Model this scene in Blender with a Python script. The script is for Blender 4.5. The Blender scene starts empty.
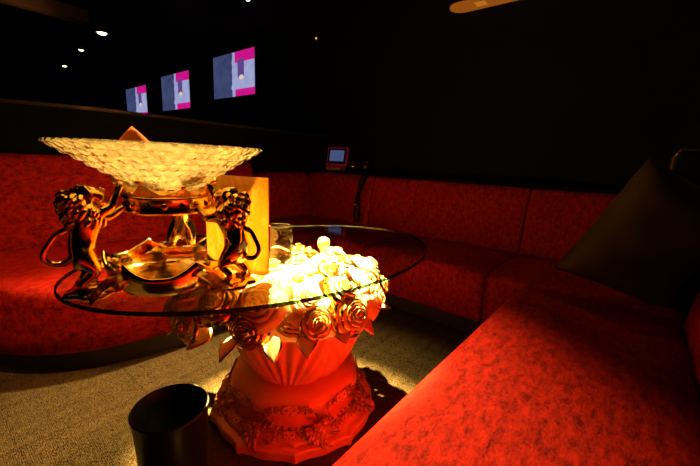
import bpy, bmesh, math, random
from math import sin, cos, pi, radians, sqrt, atan2
from mathutils import Vector, Matrix
random.seed(7)
S = bpy.context.scene
COL = S.collection
ANG = radians(51)                       # the booth stands turned 51 deg to the camera
UX, UY = cos(ANG), sin(ANG)

def W(a, c, z=0.0):                     # booth frame (a = towards far sofa, c = towards left sofa) -> world
    return Vector((UX*a - UY*c, UY*a + UX*c, z))

# ------------------------------------------------------------------ materials
def mat(name):
    m = bpy.data.materials.new(name); m.use_nodes = True
    nt = m.node_tree; nt.nodes.clear()
    out = nt.nodes.new('ShaderNodeOutputMaterial')
    return m, nt, out
def N(nt, t, **kw):
    n = nt.nodes.new('ShaderNode'+t)
    for k, v in kw.items():
        if k in n.inputs: n.inputs[k].default_value = v
        else: setattr(n, k, v)
    return n
def L(nt, a, b): nt.links.new(a, b)
def rgb(c): return (c[0], c[1], c[2], 1)

def simple(name, col, rough=.5, metal=0.0, spec=.5, noise=0.0, scale=20, bump=0.0, coat=0.0):
    m, nt, out = mat(name)
    p = N(nt, 'BsdfPrincipled', Roughness=rough, Metallic=metal)
    p.inputs['Base Color'].default_value = rgb(col)
    p.inputs['Specular IOR Level'].default_value = spec
    p.inputs['Coat Weight'].default_value = coat
    if noise or bump:
        tc = N(nt, 'TexCoord'); nz = N(nt, 'TexNoise', Scale=scale, Detail=5.0)
        L(nt, tc.outputs['Object'], nz.inputs['Vector'])
        if noise:
            mx = N(nt, 'Mix', data_type='RGBA'); mx.inputs[6].default_value = rgb([k*(1-noise) for k in col]); mx.inputs[7].default_value = rgb([min(1, k*(1+noise)) for k in col])
            L(nt, nz.outputs['Fac'], mx.inputs[0]); L(nt, mx.outputs[2], p.inputs['Base Color'])
        if bump:
            b = N(nt, 'Bump', Strength=bump, Distance=.01); L(nt, nz.outputs['Fac'], b.inputs['Height']); L(nt, b.outputs[0], p.inputs['Normal'])
    L(nt, p.outputs[0], out.inputs[0])
    return m

def velvet():
    m, nt, out = mat('red_crushed_velvet')
    tc = N(nt, 'TexCoord'); mp = N(nt, 'Mapping'); mp.inputs['Scale'].default_value = (.8, 1.7, 1.2)
    L(nt, tc.outputs['Object'], mp.inputs[0])
    n1 = N(nt, 'TexNoise', Scale=24.0, Detail=10.0, Roughness=.85, Distortion=.25)
    n2 = N(nt, 'TexNoise', Scale=150.0, Detail=3.0, Roughness=.8)
    for n in (n1, n2): L(nt, mp.outputs[0], n.inputs['Vector'])
    ad = N(nt, 'Math', operation='MULTIPLY_ADD'); ad.inputs[1].default_value = .30
    L(nt, n2.outputs['Fac'], ad.inputs[0]); L(nt, n1.outputs['Fac'], ad.inputs[2])
    cr = N(nt, 'ValToRGB'); e = cr.color_ramp.elements
    e[0].position = .53; e[0].color = (.07, .0004, .0002, 1)
    e[1].position = .79; e[1].color = (.54, .016, .005, 1)
    L(nt, ad.outputs[0], cr.inputs[0])
    p = N(nt, 'BsdfPrincipled', Roughness=.55)
    p.inputs['Specular IOR Level'].default_value = .08
    p.inputs['Sheen Weight'].default_value = .10; p.inputs['Sheen Roughness'].default_value = .35
    p.inputs['Sheen Tint'].default_value = (1, .16, .06, 1)
    L(nt, cr.outputs[0], p.inputs['Base Color'])
    b = N(nt, 'Bump', Strength=.5, Distance=.012); L(nt, ad.outputs[0], b.inputs['Height']); L(nt, b.outputs[0], p.inputs['Normal'])
    L(nt, p.outputs[0], out.inputs[0]); return m

def carpet():
    m, nt, out = mat('brown_loop_carpet')
    tc = N(nt, 'TexCoord')
    w1 = N(nt, 'TexWave', Scale=58.0, Distortion=9.0, Detail=3.0); w1.bands_direction = 'X'
    w1.inputs['Detail Scale'].default_value = 3
    w2 = N(nt, 'TexWave', Scale=70.0, Distortion=10.0, Detail=3.0); w2.bands_direction = 'Y'
    w2.inputs['Detail Scale'].default_value = 3
    nz = N(nt, 'TexNoise', Scale=75.0, Detail=6.0, Roughness=.85)
    big = N(nt, 'TexNoise', Scale=3.0, Detail=3.0)
    for n in (w1, w2, nz, big): L(nt, tc.outputs['Object'], n.inputs['Vector'])
    m1 = N(nt, 'Math', operation='MULTIPLY'); L(nt, w1.outputs['Fac'], m1.inputs[0]); L(nt, w2.outputs['Fac'], m1.inputs[1])
    m2 = N(nt, 'Math', operation='MULTIPLY_ADD'); L(nt, nz.outputs['Fac'], m2.inputs[0]); m2.inputs[1].default_value = 1.25; L(nt, m1.outputs[0], m2.inputs[2])
    m3 = N(nt, 'Math', operation='MULTIPLY_ADD'); L(nt, big.outputs['Fac'], m3.inputs[0]); m3.inputs[1].default_value = .3; L(nt, m2.outputs[0], m3.inputs[2])
    cr = N(nt, 'ValToRGB'); e = cr.color_ramp.elements
    e[0].position = .68; e[0].color = (.006, .004, .0018, 1); e[1].position = 1.35; e[1].color = (.17, .112, .050, 1)
    e[1].position = .93
    sc = N(nt, 'Math', operation='MULTIPLY'); sc.inputs[1].default_value = .78; L(nt, m3.outputs[0], sc.inputs[0]); L(nt, sc.outputs[0], cr.inputs[0])
    # seams between the carpet tiles
    br = N(nt, 'TexBrick', Scale=1.0); br.offset = 0.0
    br.inputs['Brick Width'].default_value = .5; br.inputs['Row Height'].default_value = .5; br.inputs['Mortar Size'].default_value = .004
    br.inputs['Color1'].default_value = br.inputs['Color2'].default_value = (1, 1, 1, 1); br.inputs['Mortar'].default_value = (.72, .72, .72, 1)
    L(nt, tc.outputs['Object'], br.inputs['Vector'])
    mx = N(nt, 'Mix', data_type='RGBA', blend_type='MULTIPLY'); mx.inputs[0].default_value = 1
    L(nt, cr.outputs[0], mx.inputs[6]); L(nt, br.outputs['Color'], mx.inputs[7])
    p = N(nt, 'BsdfPrincipled', Roughness=.95); p.inputs['Specular IOR Level'].default_value = .05
    L(nt, mx.outputs[2], p.inputs['Base Color'])
    b = N(nt, 'Bump', Strength=.7, Distance=.006); L(nt, m2.outputs[0], b.inputs['Height']); L(nt, b.outputs[0], p.inputs['Normal'])
    L(nt, p.outputs[0], out.inputs[0]); return m

def clear_glass(name, tint=(1, 1, 1), rough=.02, diffuse=0.0, dcol=(1, .95, .8), ior=1.5, bump=0.0, bscale=40, refl=1.0, refract=0.0):
    """clear pane: fresnel reflection over straight transmission, optionally with some cloudy body"""
    m, nt, out = mat(name)
    lw = N(nt, 'LayerWeight'); lw.inputs[0].default_value = .5
    pw = N(nt, 'Math', operation='POWER'); L(nt, lw.outputs['Facing'], pw.inputs[0]); pw.inputs[1].default_value = 5
    fr = N(nt, 'Math', operation='MULTIPLY_ADD'); L(nt, pw.outputs[0], fr.inputs[0]); fr.inputs[1].default_value = .9; fr.inputs[2].default_value = ((ior-1)/(ior+1))**2
    tr = N(nt, 'BsdfTransparent'); tr.inputs[0].default_value = rgb(tint)
    gl = N(nt, 'BsdfGlossy', Roughness=rough)
    mu = N(nt, 'Math', operation='MULTIPLY'); mu.inputs[1].default_value = refl; L(nt, fr.outputs[0], mu.inputs[0])
    if bump:
        tc = N(nt, 'TexCoord'); nz = N(nt, 'TexVoronoi', Scale=bscale); L(nt, tc.outputs['Object'], nz.inputs['Vector'])
        b = N(nt, 'Bump', Strength=bump, Distance=.01); L(nt, nz.outputs['Distance'], b.inputs['Height'])
        L(nt, b.outputs[0], gl.inputs['Normal']); L(nt, b.outputs[0], lw.inputs['Normal'])
    body = tr.outputs[0]
    if refract:
        rf = N(nt, 'BsdfRefraction', Roughness=.03, IOR=1.45); rf.inputs['Color'].default_value = rgb(tint)
        L(nt, b.outputs[0], rf.inputs['Normal'])
        mr = N(nt, 'MixShader'); mr.inputs[0].default_value = refract; L(nt, body, mr.inputs[1]); L(nt, rf.outputs[0], mr.inputs[2]); body = mr.outputs[0]
    if diffuse:
        d = N(nt, 'BsdfDiffuse'); t = N(nt, 'BsdfTranslucent'); d.inputs[0].default_value = t.inputs[0].default_value = rgb(dcol)
        mm = N(nt, 'MixShader'); mm.inputs[0].default_value = .6; L(nt, d.outputs[0], mm.inputs[1]); L(nt, t.outputs[0], mm.inputs[2])
        if bump: L(nt, b.outputs[0], d.inputs['Normal']); L(nt, b.outputs[0], t.inputs['Normal'])
        m2 = N(nt, 'MixShader'); m2.inputs[0].default_value = diffuse; L(nt, body, m2.inputs[1])
        if refract:                      # the cut lenses are clear in the middle and frosted along their edges
            mf = N(nt, 'Math', operation='MULTIPLY'); mf.inputs[1].default_value = diffuse*2.8; mf.use_clamp = True
            L(nt, nz.outputs['Distance'], mf.inputs[0]); L(nt, mf.outputs[0], m2.inputs[0]); L(nt, mm.outputs[0], m2.inputs[2])
        body = m2.outputs[0]
    ms = N(nt, 'MixShader'); L(nt, mu.outputs[0], ms.inputs[0]); L(nt, body, ms.inputs[1]); L(nt, gl.outputs[0], ms.inputs[2])
    L(nt, ms.outputs[0], out.inputs[0]); return m

def emit(name, col, strength):
    m, nt, out = mat(name); e = N(nt, 'Emission', Strength=strength); e.inputs[0].default_value = rgb(col)
    L(nt, e.outputs[0], out.inputs[0]); return m

def tv_picture():
    m, nt, out = mat('tv_picture')
    tc = N(nt, 'TexCoord'); sp = N(nt, 'SeparateXYZ'); L(nt, tc.outputs['Generated'], sp.inputs[0])
    x = N(nt, 'Math', operation='SUBTRACT'); x.inputs[0].default_value = 1; L(nt, sp.outputs['Y'], x.inputs[1])
    z = sp.outputs['Z']
    def cmp(sock, v, op='GREATER_THAN'):
        n = N(nt, 'Math', operation=op); L(nt, sock, n.inputs[0]); n.inputs[1].default_value = v; return n.outputs[0]
    def mul(a, b):
        n = N(nt, 'Math', operation='MULTIPLY'); L(nt, a, n.inputs[0]); L(nt, b, n.inputs[1]); return n.outputs[0]
    def mix(fac, a, b):
        n = N(nt, 'Mix', data_type='RGBA'); L(nt, fac, n.inputs[0])
        for k, s in ((6, a), (7, b)):
            if isinstance(s, tuple): n.inputs[k].default_value = rgb(s)
            else: L(nt, s, n.inputs[k])
        return n.outputs[2]
    nz = N(nt, 'TexNoise', Scale=7.0, Detail=4.0); L(nt, tc.outputs['Generated'], nz.inputs['Vector'])
    wv = N(nt, 'Math', operation='MULTIPLY_ADD'); L(nt, nz.outputs['Fac'], wv.inputs[0]); wv.inputs[1].default_value = .10; L(nt, x.outputs[0], wv.inputs[2])
    left = mix(nz.outputs['Fac'], (.022, .028, .10), (.10, .13, .30))
    white = mix(nz.outputs['Fac'], (.30, .33, .72), (.62, .66, 1.0))
    mag = mix(nz.outputs['Fac'], (.75, .0, .26), (.9, .02, .42))
    c = mix(cmp(wv.outputs[0], .53), left, white)
    bands = N(nt, 'Math', operation='MAXIMUM'); L(nt, cmp(z, .76), bands.inputs[0]); L(nt, cmp(z, .16, 'LESS_THAN'), bands.inputs[1])
    c = mix(mul(cmp(x.outputs[0], .55), bands.outputs[0]), c, mag)
    # a violet standing shape in the white half
    dx = N(nt, 'Math', operation='SUBTRACT'); L(nt, x.outputs[0], dx.inputs[0]); dx.inputs[1].default_value = .69
    ab = N(nt, 'Math', operation='ABSOLUTE'); L(nt, dx.outputs[0], ab.inputs[0])
    f1 = mul(cmp(ab.outputs[0], .075, 'LESS_THAN'), mul(cmp(z, .42), cmp(z, .82, 'LESS_THAN')))
    c = mix(f1, c, (.16, .08, .35))
    ln = N(nt, 'VectorMath', operation='DISTANCE'); cmb = N(nt, 'CombineXYZ'); L(nt, x.outputs[0], cmb.inputs[0]); L(nt, z, cmb.inputs[2])
    L(nt, cmb.outputs[0], ln.inputs[0]); ln.inputs[1].default_value = (.7, 0, .42)
    c = mix(cmp(ln.outputs['Value'], .055, 'LESS_THAN'), c, (1.0, .85, .6))
    e = N(nt, 'Emission', Strength=.7); L(nt, c, e.inputs[0]); L(nt, e.outputs[0], out.inputs[0]); return m

def acrylic_panel():
    m, nt, out = mat('amber_translucent_acrylic')
    tc = N(nt, 'TexCoord'); mp = N(nt, 'Mapping'); mp.inputs['Scale'].default_value = (1, 14, 5); mp.inputs['Rotation'].default_value = (.5, 0, 0)
    L(nt, tc.outputs['Object'], mp.inputs[0])
    nz = N(nt, 'TexNoise', Scale=2.4, Detail=6.0, Roughness=.7, Distortion=1.2); L(nt, mp.outputs[0], nz.inputs['Vector'])
    cr = N(nt, 'ValToRGB'); e = cr.color_ramp.elements
    e[0].position = .50; e[0].color = (.80, .42, .07, 1); e[1].position = .72; e[1].color = (.95, .70, .28, 1)
    L(nt, nz.outputs['Fac'], cr.inputs[0])
    d = N(nt, 'BsdfDiffuse'); t = N(nt, 'BsdfTranslucent')
    L(nt, cr.outputs[0], d.inputs[0]); L(nt, cr.outputs[0], t.inputs[0])
    mm = N(nt, 'MixShader'); mm.inputs[0].default_value = .6; L(nt, d.outputs[0], mm.inputs[1]); L(nt, t.outputs[0], mm.inputs[2])
    gl = N(nt, 'BsdfGlossy', Roughness=.08); fr = N(nt, 'Fresnel', IOR=1.45)
    ms = N(nt, 'MixShader'); L(nt, fr.outputs[0], ms.inputs[0]); L(nt, mm.outputs[0], ms.inputs[1]); L(nt, gl.outputs[0], ms.inputs[2])
    L(nt, ms.outputs[0], out.inputs[0]); return m

def resin(name, c1, c2, rough=.4, trans=.15):
    m, nt, out = mat(name)
    tc = N(nt, 'TexCoord'); nz = N(nt, 'TexNoise', Scale=9.0, Detail=4.0); L(nt, tc.outputs['Object'], nz.inputs['Vector'])
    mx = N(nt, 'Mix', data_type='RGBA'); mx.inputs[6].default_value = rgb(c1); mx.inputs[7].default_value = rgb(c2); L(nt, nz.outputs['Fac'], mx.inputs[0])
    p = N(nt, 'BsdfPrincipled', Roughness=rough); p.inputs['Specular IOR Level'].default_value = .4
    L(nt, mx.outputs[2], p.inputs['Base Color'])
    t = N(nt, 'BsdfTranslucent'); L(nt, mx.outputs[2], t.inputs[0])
    ms = N(nt, 'MixShader'); ms.inputs[0].default_value = trans; L(nt, p.outputs[0], ms.inputs[1]); L(nt, t.outputs[0], ms.inputs[2])
    L(nt, ms.outputs[0], out.inputs[0]); return m

M = {}
M['velvet'] = velvet(); M['carpet'] = carpet()
M['black_wall'] = simple('black_wall_panel', (.0010, .0008, .0006), .8, noise=.3, scale=3, spec=.08)
M['black_ceiling'] = simple('black_ceiling_paint', (.0012, .001, .0009), .95, spec=.05, noise=.3, scale=3)
M['plinth'] = simple('black_plinth_board', (.006, .005, .005), .6, noise=.3)
M['wood'] = simple('dark_brown_wood', (.035, .017, .007), .45, noise=.35, scale=14)
M['gold'] = simple('polished_gold', (.92, .60, .17), .13, 1.0, noise=.12, scale=40, bump=.12)
M['mane_gold'] = simple('cast_gold_mane', (.88, .55, .15), .17, 1.0, noise=.2, scale=60, bump=.25)
M['crown_gold'] = simple('crown_gold', (.92, .56, .15), .14, 1.0, noise=.12, scale=60, bump=.1)
M['gilt'] = simple('aged_gilt_paint', (.30, .10, .03), .3, .6, noise=.5, scale=45, bump=.2)
M['resin'] = resin('ivory_resin', (.68, .27, .15), (.80, .38, .22), .42)  # pedestal is pale; red bounce from the sofa is mixed into this colour
M['rose'] = resin('cream_rose_resin', (.90, .66, .34), (.98, .80, .50), .35, .45)
M['rose_gilt'] = simple('gilt_petal_rim', (.80, .47, .12), .2, 1.0, noise=.2, scale=40)
M['table_glass'] = clear_glass('clear_table_glass', (.93, .97, .93), .01, refl=.9)
M['glass_edge'] = clear_glass('green_glass_edge', (.02, .05, .025), .05, refl=.7)
M['bowl'] = clear_glass('cut_crystal', (.98, .90, .70), .05, .24, (1, .86, .52), 1.55, .6, 55, refl=2.0, refract=.55)
M['tumbler'] = clear_glass('clear_tumbler_glass', (.97, .97, .95), .03, .30, (1, .95, .82), 1.5, .4, 90)
M['amber'] = simple('orange_fruit', (.42, .095, .001), .6, noise=.5, scale=40, bump=.3, spec=.03)
M['acrylic'] = acrylic_panel()
M['black_plastic'] = simple('black_matt_plastic', (.008, .007, .007), .42, noise=.2)
M['bin'] = simple('black_powder_coated_steel', (.003, .0026, .0025), .4, noise=.2, scale=60, spec=.3)
M['satin'] = simple('dark_brown_satin', (.020, .009, .0035), .8, spec=.15, noise=.25, scale=8)
M['red_plastic'] = simple('red_plastic', (.30, .012, .012), .35)
M['brass'] = simple('brass_rim', (.70, .33, .08), .3, .8)
M['white_plastic'] = simple('cream_plastic', (.55, .40, .2), .4)
M['tv'] = tv_picture()
M['bulb'] = emit('warm_bulb', (1, .72, .40), 9)
M['lamp_glow'] = emit('amber_lamp_glow', (.8, .20, .015), .34)  # emission painting the amber light that falls on the wooden valance
M['lamp_clip'] = emit('pale_lamp_glow', (1, .33, .03), .45)  # brighter patch of the same painted light
M['red_glow'] = emit('red_lit_bezel', (.20, .006, .014), .3)  # emission added so the red tablet frame shows in the dark
M['device_screen'] = emit('blue_device_screen', (.10, .14, .34), .55)
M['chrome'] = simple('dark_chrome', (.35, .32, .3), .15, 1.0)
M['strap'] = simple('black_webbing', (.003, .0026, .0025), .7, spec=.2)
M['dark_glass'] = simple('dark_smoked_glass', (.02, .009, .006), .15)
M['amber_bulb'] = emit('amber_bulb', (1, .45, .12), 1.2)

# ------------------------------------------------------------------ objects
def link(name, me, parent=None):
    o = bpy.data.objects.new(name, me); COL.objects.link(o)
    if parent is not None: o.parent = parent
    return o
def obj(name, bm, mats, parent=None, smooth=True, recalc=True):
    if recalc: bmesh.ops.recalc_face_normals(bm, faces=bm.faces)
    me = bpy.data.meshes.new(name); bm.to_mesh(me); bm.free()
    for m in (mats if isinstance(mats, (list, tuple)) else [mats]): me.materials.append(m)
    if smooth: me.polygons.foreach_set('use_smooth', [True]*len(me.polygons))
    return link(name, me, parent)
def thing(name, label, cat, loc=(0, 0, 0), rz=0.0, group=None):
    o = bpy.data.objects.new(name, None); COL.objects.link(o); o.empty_display_size = .1
    o.location = loc; o.rotation_euler = (0, 0, rz); tag(o, label, cat, group); return o
def tag(o, label, cat, group=None):
    o['label'] = label; o['category'] = cat
    if group: o['group'] = group
    return o
def structure(name, bm, m, smooth=False):
    o = obj(name, bm, m, None, smooth); o['kind'] = 'structure'; return o
def dup(root):
    r = root.copy(); COL.objects.link(r)
    for ch in list(root.children):
        c = ch.copy(); COL.objects.link(c); c.parent = r
        for g in list(ch.children):
            d = g.copy(); COL.objects.link(d); d.parent = c
    return r
def flat_shade(o, ang=35):
    me = o.data
    bm = bmesh.new(); bm.from_mesh(me)
    for e in bm.edges:
        if len(e.link_faces) == 2 and e.calc_face_angle(0) > radians(ang): e.smooth = False
    bm.to_mesh(me); bm.free()

# ------------------------------------------------------------------ shapes
def box(bm, x0, x1, y0, y1, z0, z1, bev=0.0, mi=0, M4=None):
    r = bmesh.ops.create_cube(bm, size=1)
    vs = r['verts']
    for v in vs: v.co = Vector((x0+(v.co.x+.5)*(x1-x0), y0+(v.co.y+.5)*(y1-y0), z0+(v.co.z+.5)*(z1-z0)))
    fs = list({f for v in vs for f in v.link_faces})
    if bev:
        es = list({e for v in vs for e in v.link_edges})
        r = bmesh.ops.bevel(bm, geom=es, offset=bev, segments=3, affect='EDGES', profile=.7)
        fs = list({f for v in r['verts'] for f in v.link_faces} | set(f for f in fs if f.is_valid))
    vv = {v for f in fs for v in f.verts}
    if M4 is not None:
        for v in vv: v.co = M4 @ v.co
    for f in fs: f.material_index = mi
    return vv
def lathe(bm, prof, n=64, rfun=None, zfun=None, cx=0, cy=0, close=True, mi=0):
    rings = []
    for i, (r, z) in enumerate(prof):
        ring = []
        for k in range(n):
            t = 2*pi*k/n
            rr = rfun(r, z, t, i) if rfun else r
            zz = zfun(r, z, t, i) if zfun else z
            ring.append(bm.verts.new((cx+rr*cos(t), cy+rr*sin(t), zz)))
        rings.append(ring)
    for i in range(len(rings)-1):
        for k in range(n):
            f = bm.faces.new((rings[i][k], rings[i][(k+1) % n], rings[i+1][(k+1) % n], rings[i+1][k])); f.material_index = mi
    if close:
        for ring in (rings[0], rings[-1]):
            if (ring[0].co-ring[n//2].co).length > 1e-4:
                f = bm.faces.new(ring); f.material_index = mi
    return rings
def tube(bm, pts, radii, n=8, mi=0, cap=True):
    pts = [Vector(p) for p in pts]
    if not isinstance(radii, (list, tuple)): radii = [radii]*len(pts)
    rings = []; ref = None
    for i, p in enumerate(pts):
        t = (pts[min(i+1, len(pts)-1)]-pts[max(i-1, 0)]).normalized()
        if ref is None: ref = t.orthogonal().normalized()
        ref = (ref-t*ref.dot(t)); ref = ref.normalized() if ref.length > 1e-5 else t.orthogonal().normalized()
        b = t.cross(ref)
        rings.append([bm.verts.new(p+(ref*cos(2*pi*k/n)+b*sin(2*pi*k/n))*radii[i]) for k in range(n)])
    for i in range(len(rings)-1):
        for k in range(n):
            f = bm.faces.new((rings[i][k], rings[i][(k+1) % n], rings[i+1][(k+1) % n], rings[i+1][k])); f.material_index = mi
    if cap:
        for r in (rings[0], rings[-1]): bm.faces.new(r).material_index = mi
def ball(bm, c, r, sx=1, sy=1, sz=1, u=16, v=10, mi=0, M4=None):
    res = bmesh.ops.create_uvsphere(bm, u_segments=u, v_segments=v, radius=r)
    for w in res['verts']:
        q = Vector((w.co.x*sx, w.co.y*sy, w.co.z*sz))
        w.co = (M4 @ q if M4 is not None else q)+Vector(c)
        for f in w.link_faces: f.material_index = mi
def smooth_path(pts, k=8):
    pts = [Vector(p) for p in pts]; out = []
    for i in range(len(pts)-1):
        p0, p1, p2, p3 = pts[max(i-1, 0)], pts[i], pts[i+1], pts[min(i+2, len(pts)-1)]
        for j in range(k):
            t = j/k
            out.append(.5*((2*p1)+(p2-p0)*t+(2*p0-5*p1+4*p2-p3)*t*t+(3*p1-p0-3*p2+p3)*t*t*t))
    out.append(pts[-1]); return out

# ------------------------------------------------------------------ room shell
def quad_wall(name, corners, m):
    bm = bmesh.new(); bm.faces.new([bm.verts.new(c) for c in corners])
    return structure(name, bm, m)
A0, A1, C0, C1, HC = -1.6, 3.1, -.62, 9.4, 2.6
def slab(name, a0, a1, c0, c1, z0, z1, m):
    bm = bmesh.new(); box(bm, a0, a1, c0, c1, z0, z1)
    o = structure(name, bm, m); o.rotation_euler = (0, 0, ANG); return o
slab('floor', A0-.1, A1+.1, C0-.1, C1+.1, -.1, 0, M['carpet'])
slab('ceiling', A0-.1, A1+.1, C0-.1, C1+.1, HC, HC+.1, M['black_ceiling'])
slab('wall_back', A1, A1+.1, C0-.1, C1+.1, 0, HC, M['black_wall'])
slab('wall_front', A0-.1, A0, C0-.1, C1+.1, 0, HC, M['black_wall'])
slab('wall_right', A0, A1, C0-.1, C0, 0, HC, M['black_wall'])
slab('wall_far_left', A0, A1, C1, C1+.1, 0, HC, M['black_wall'])
# shelf behind the far sofa
slab('trim_1', 2.88, A1, -.45, 2.9, .86, .90, M['black_wall'])
# dropped ceiling beam over the room beyond
slab('trim_2', -.6, 1.5, 5.30, 5.46, 2.47, HC, M['wood'])

# ------------------------------------------------------------------ banquettes
def loft_section(root, st, z_top=.415, origin=(0, 0), rise=0.0, seat=True, back=True):
    """st = list of (front, back) 2-D stations; builds plinth, seat and backrest meshes"""
    o2 = Vector(origin)
    st = [(Vector(f)-o2, Vector(b)-o2) for f, b in st]
    def build(name, prof, m, base, gap):
        bm = bmesh.new(); rings = []
        n = len(st)
        L_ = [0]
        for i in range(1, n): L_.append(L_[-1]+((st[i][base]-st[i-1][base]).length))
        for i, (f, b) in enumerate(st):
            d = (b-f); ln = d.length; d = d/ln
            tdir = (st[min(i+1, n-1)][base]-st[max(i-1, 0)][base]).normalized()
            org = f if base == 0 else b
            pr = prof(ln)
            cs = sum(p[0] for p in pr)/len(pr); cz = sum(p[1] for p in pr)/len(pr)
            def ring(shift, inset):
                out = []
                for s, z in pr:
                    v = Vector((s-cs, z-cz)); l = v.length
                    if l > 1e-6: v = v*(max(l-inset, .001)/l)
                    q = org+d*(cs+v.x)+tdir*shift
                    out.append(bm.verts.new((q.x, q.y, cz+v.y)))
                return out
            if i == 0:
                rings += [ring(gap, .022), ring(gap+.006, .008), ring(gap+.022, 0)]
            elif i == n-1:
                rings += [ring(-gap-.022, 0), ring(-gap-.006, .008), ring(-gap, .022)]
            else: rings.append(ring(0, 0))
        k = len(rings[0])
        for i in range(len(rings)-1):
            for j in range(k):
                bm.faces.new((rings[i][j], rings[i][(j+1) % k], rings[i+1][(j+1) % k], rings[i+1][j]))
        bm.faces.new(rings[0]); bm.faces.new(rings[-1])
        return obj(name, bm, m, root)
    z = z_top
    if seat:
        def pl(ln): return [(.035, 0), (.035, .098), (ln-.02, .098), (ln-.02, 0)]
        o = build('plinth', pl, M['plinth'], 0, .0); flat_shade(o)
        def se(ln):
            p = [(.012, .102), (-.002, .115), (-.006, .20), (-.006, z-.085), (0, z-.045), (.012, z-.02), (.030, z-.007), (.055, z)]
            p += [(ln*.35, z+.004), (ln*.7, z+.002), (ln-.06, z-.002), (ln-.012, z-.012), (ln-.004, z-.03), (ln-.004, .12), (ln-.02, .102)]
            return p
        build('seat', se, M['velvet'], 0, .002)
    if back:
        def ba(ln):
            return [(.002, .05), (.0, .36), (.004, .42), (.022, .56), (.045, .70), (.062, .80), (.075, .845), (.093, .868), (.118, .876), (.145, .868), (.16, .84), (.164, .78), (.166, .05)] if not rise else \
                   [(s_, z_ if z_ < .5 else z_+rise*min(1, (z_-.5)/.2)) for s_, z_ in [(.002, .05), (.0, .36), (.004, .42), (.022, .56), (.045, .70), (.062, .80), (.075, .845), (.093, .868), (.118, .876), (.145, .868), (.16, .84), (.164, .78), (.166, .05)]]
        build('backrest', ba, M['velvet'], 1, .002)
def straight(p0, p1, q0, q1, n=8):
    p0, p1, q0, q1 = map(Vector, (p0, p1, q0, q1))
    return [(p0.lerp(p1, i/n), q0.lerp(q1, i/n)) for i in range(n+1)]
def section(label, st, origin, group='red velvet sofa sections', rise=0.0):
    t = thing('sofa_section', label, 'sofa', W(*origin), ANG, group)
    loft_section(t, st, origin=origin, rise=rise); return t
FA, FB = 2.0, 2.7           # far sofa: seat front, backrest front (a)
section('long red crushed velvet sofa section filling the right foreground', straight((-1.45, .412), (1.985, .412), (-1.45, -.235), (1.985, -.235), 20), (.3, .05))
section('dark red corner sofa section behind the dark brown cushion', straight((FA, -.25), (FA, .60), (FB, -.25), (FB, .60)), (2.3, .2))
section('red sofa section along the back wall just left of the corner seam', straight((FA, .60), (FA, 1.51), (FB, .60), (FB, 1.51)), (2.3, 1.05))
section('narrow red sofa section behind the right end of the glass table top', straight((FA, 1.51), (FA, 1.98), (FB, 1.51), (FB, 1.98)), (2.3, 1.74))
cs = section('red sofa section in the far left corner behind the clear tumbler', straight((FA+.01, 1.98), (FA+.01, 2.72), (FB, 1.98), (FB, 2.87)), (2.3, 2.35))
loft_section(cs, straight((2.69, 1.9), (2.0, 1.9), (2.69, 2.73), (2.0, 2.73)), origin=(2.3, 2.35), seat=False)
fr = smooth_path([(1.98, 1.745, 0), (1.4, 1.745, 0), (.95, 1.742, 0), (.72, 1.752, 0), (.52, 1.785, 0), (.37, 1.845, 0), (.235, 1.945, 0), (.11, 2.11, 0), (.02, 2.33, 0), (-.03, 2.6, 0)], 5)
bk = smooth_path([(1.98, 2.73, 0), (1.6, 2.72, 0), (1.25, 2.70, 0), (.95, 2.70, 0), (.7, 2.73, 0), (.42, 2.81, 0), (.2, 2.90, 0), (.02, 3.0, 0), (-.15, 3.12, 0), (-.32, 3.26, 0)], 5)
section('curved red velvet sofa section on the left behind the gold lions', [(f.xy, b.xy) for f, b in zip(fr, bk)], (.9, 2.2), rise=.095)

# low wall behind the curved sofa, capped with a wooden ledge
def ribbon_wall(name, path, t0, t1, z0, z1, m):
    bm = bmesh.new(); R_ = []
    P = [p.xy for p in path]
    for i, p in enumerate(P):
        d = (P[min(i+1, len(P)-1)]-P[max(i-1, 0)]).normalized(); nrm = Vector((d.y, -d.x))
        if nrm.y < 0: nrm = -nrm
        R_.append([bm.verts.new((*(p+nrm*s), z)) for s, z in ((t0, z0), (t0, z1), (t1, z1), (t1, z0))])
    for i in range(len(R_)-1):
        for j in range(4): bm.faces.new((R_[i][j], R_[i][(j+1) % 4], R_[i+1][(j+1) % 4], R_[i+1][j]))
    bm.faces.new(R_[0]); bm.faces.new(R_[-1])
    o = structure(name, bm, m); o.rotation_euler = (0, 0, ANG); return o
wp = [Vector((3.1, 2.73, 0))]+bk
ribbon_wall('wall_left', wp, .18, .26, 0, 1.27, M['black_wall'])
ribbon_wall('trim_3', wp, .17, .29, 1.27, 1.29, M['wood'])

# ------------------------------------------------------------------ rose pedestal table
TX, TY = -.205, 1.335
table = thing('pedestal_table', 'oval glass table on an ivory pedestal crowned with carved roses', 'table', (TX, TY, 0))
GZ = .645
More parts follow.
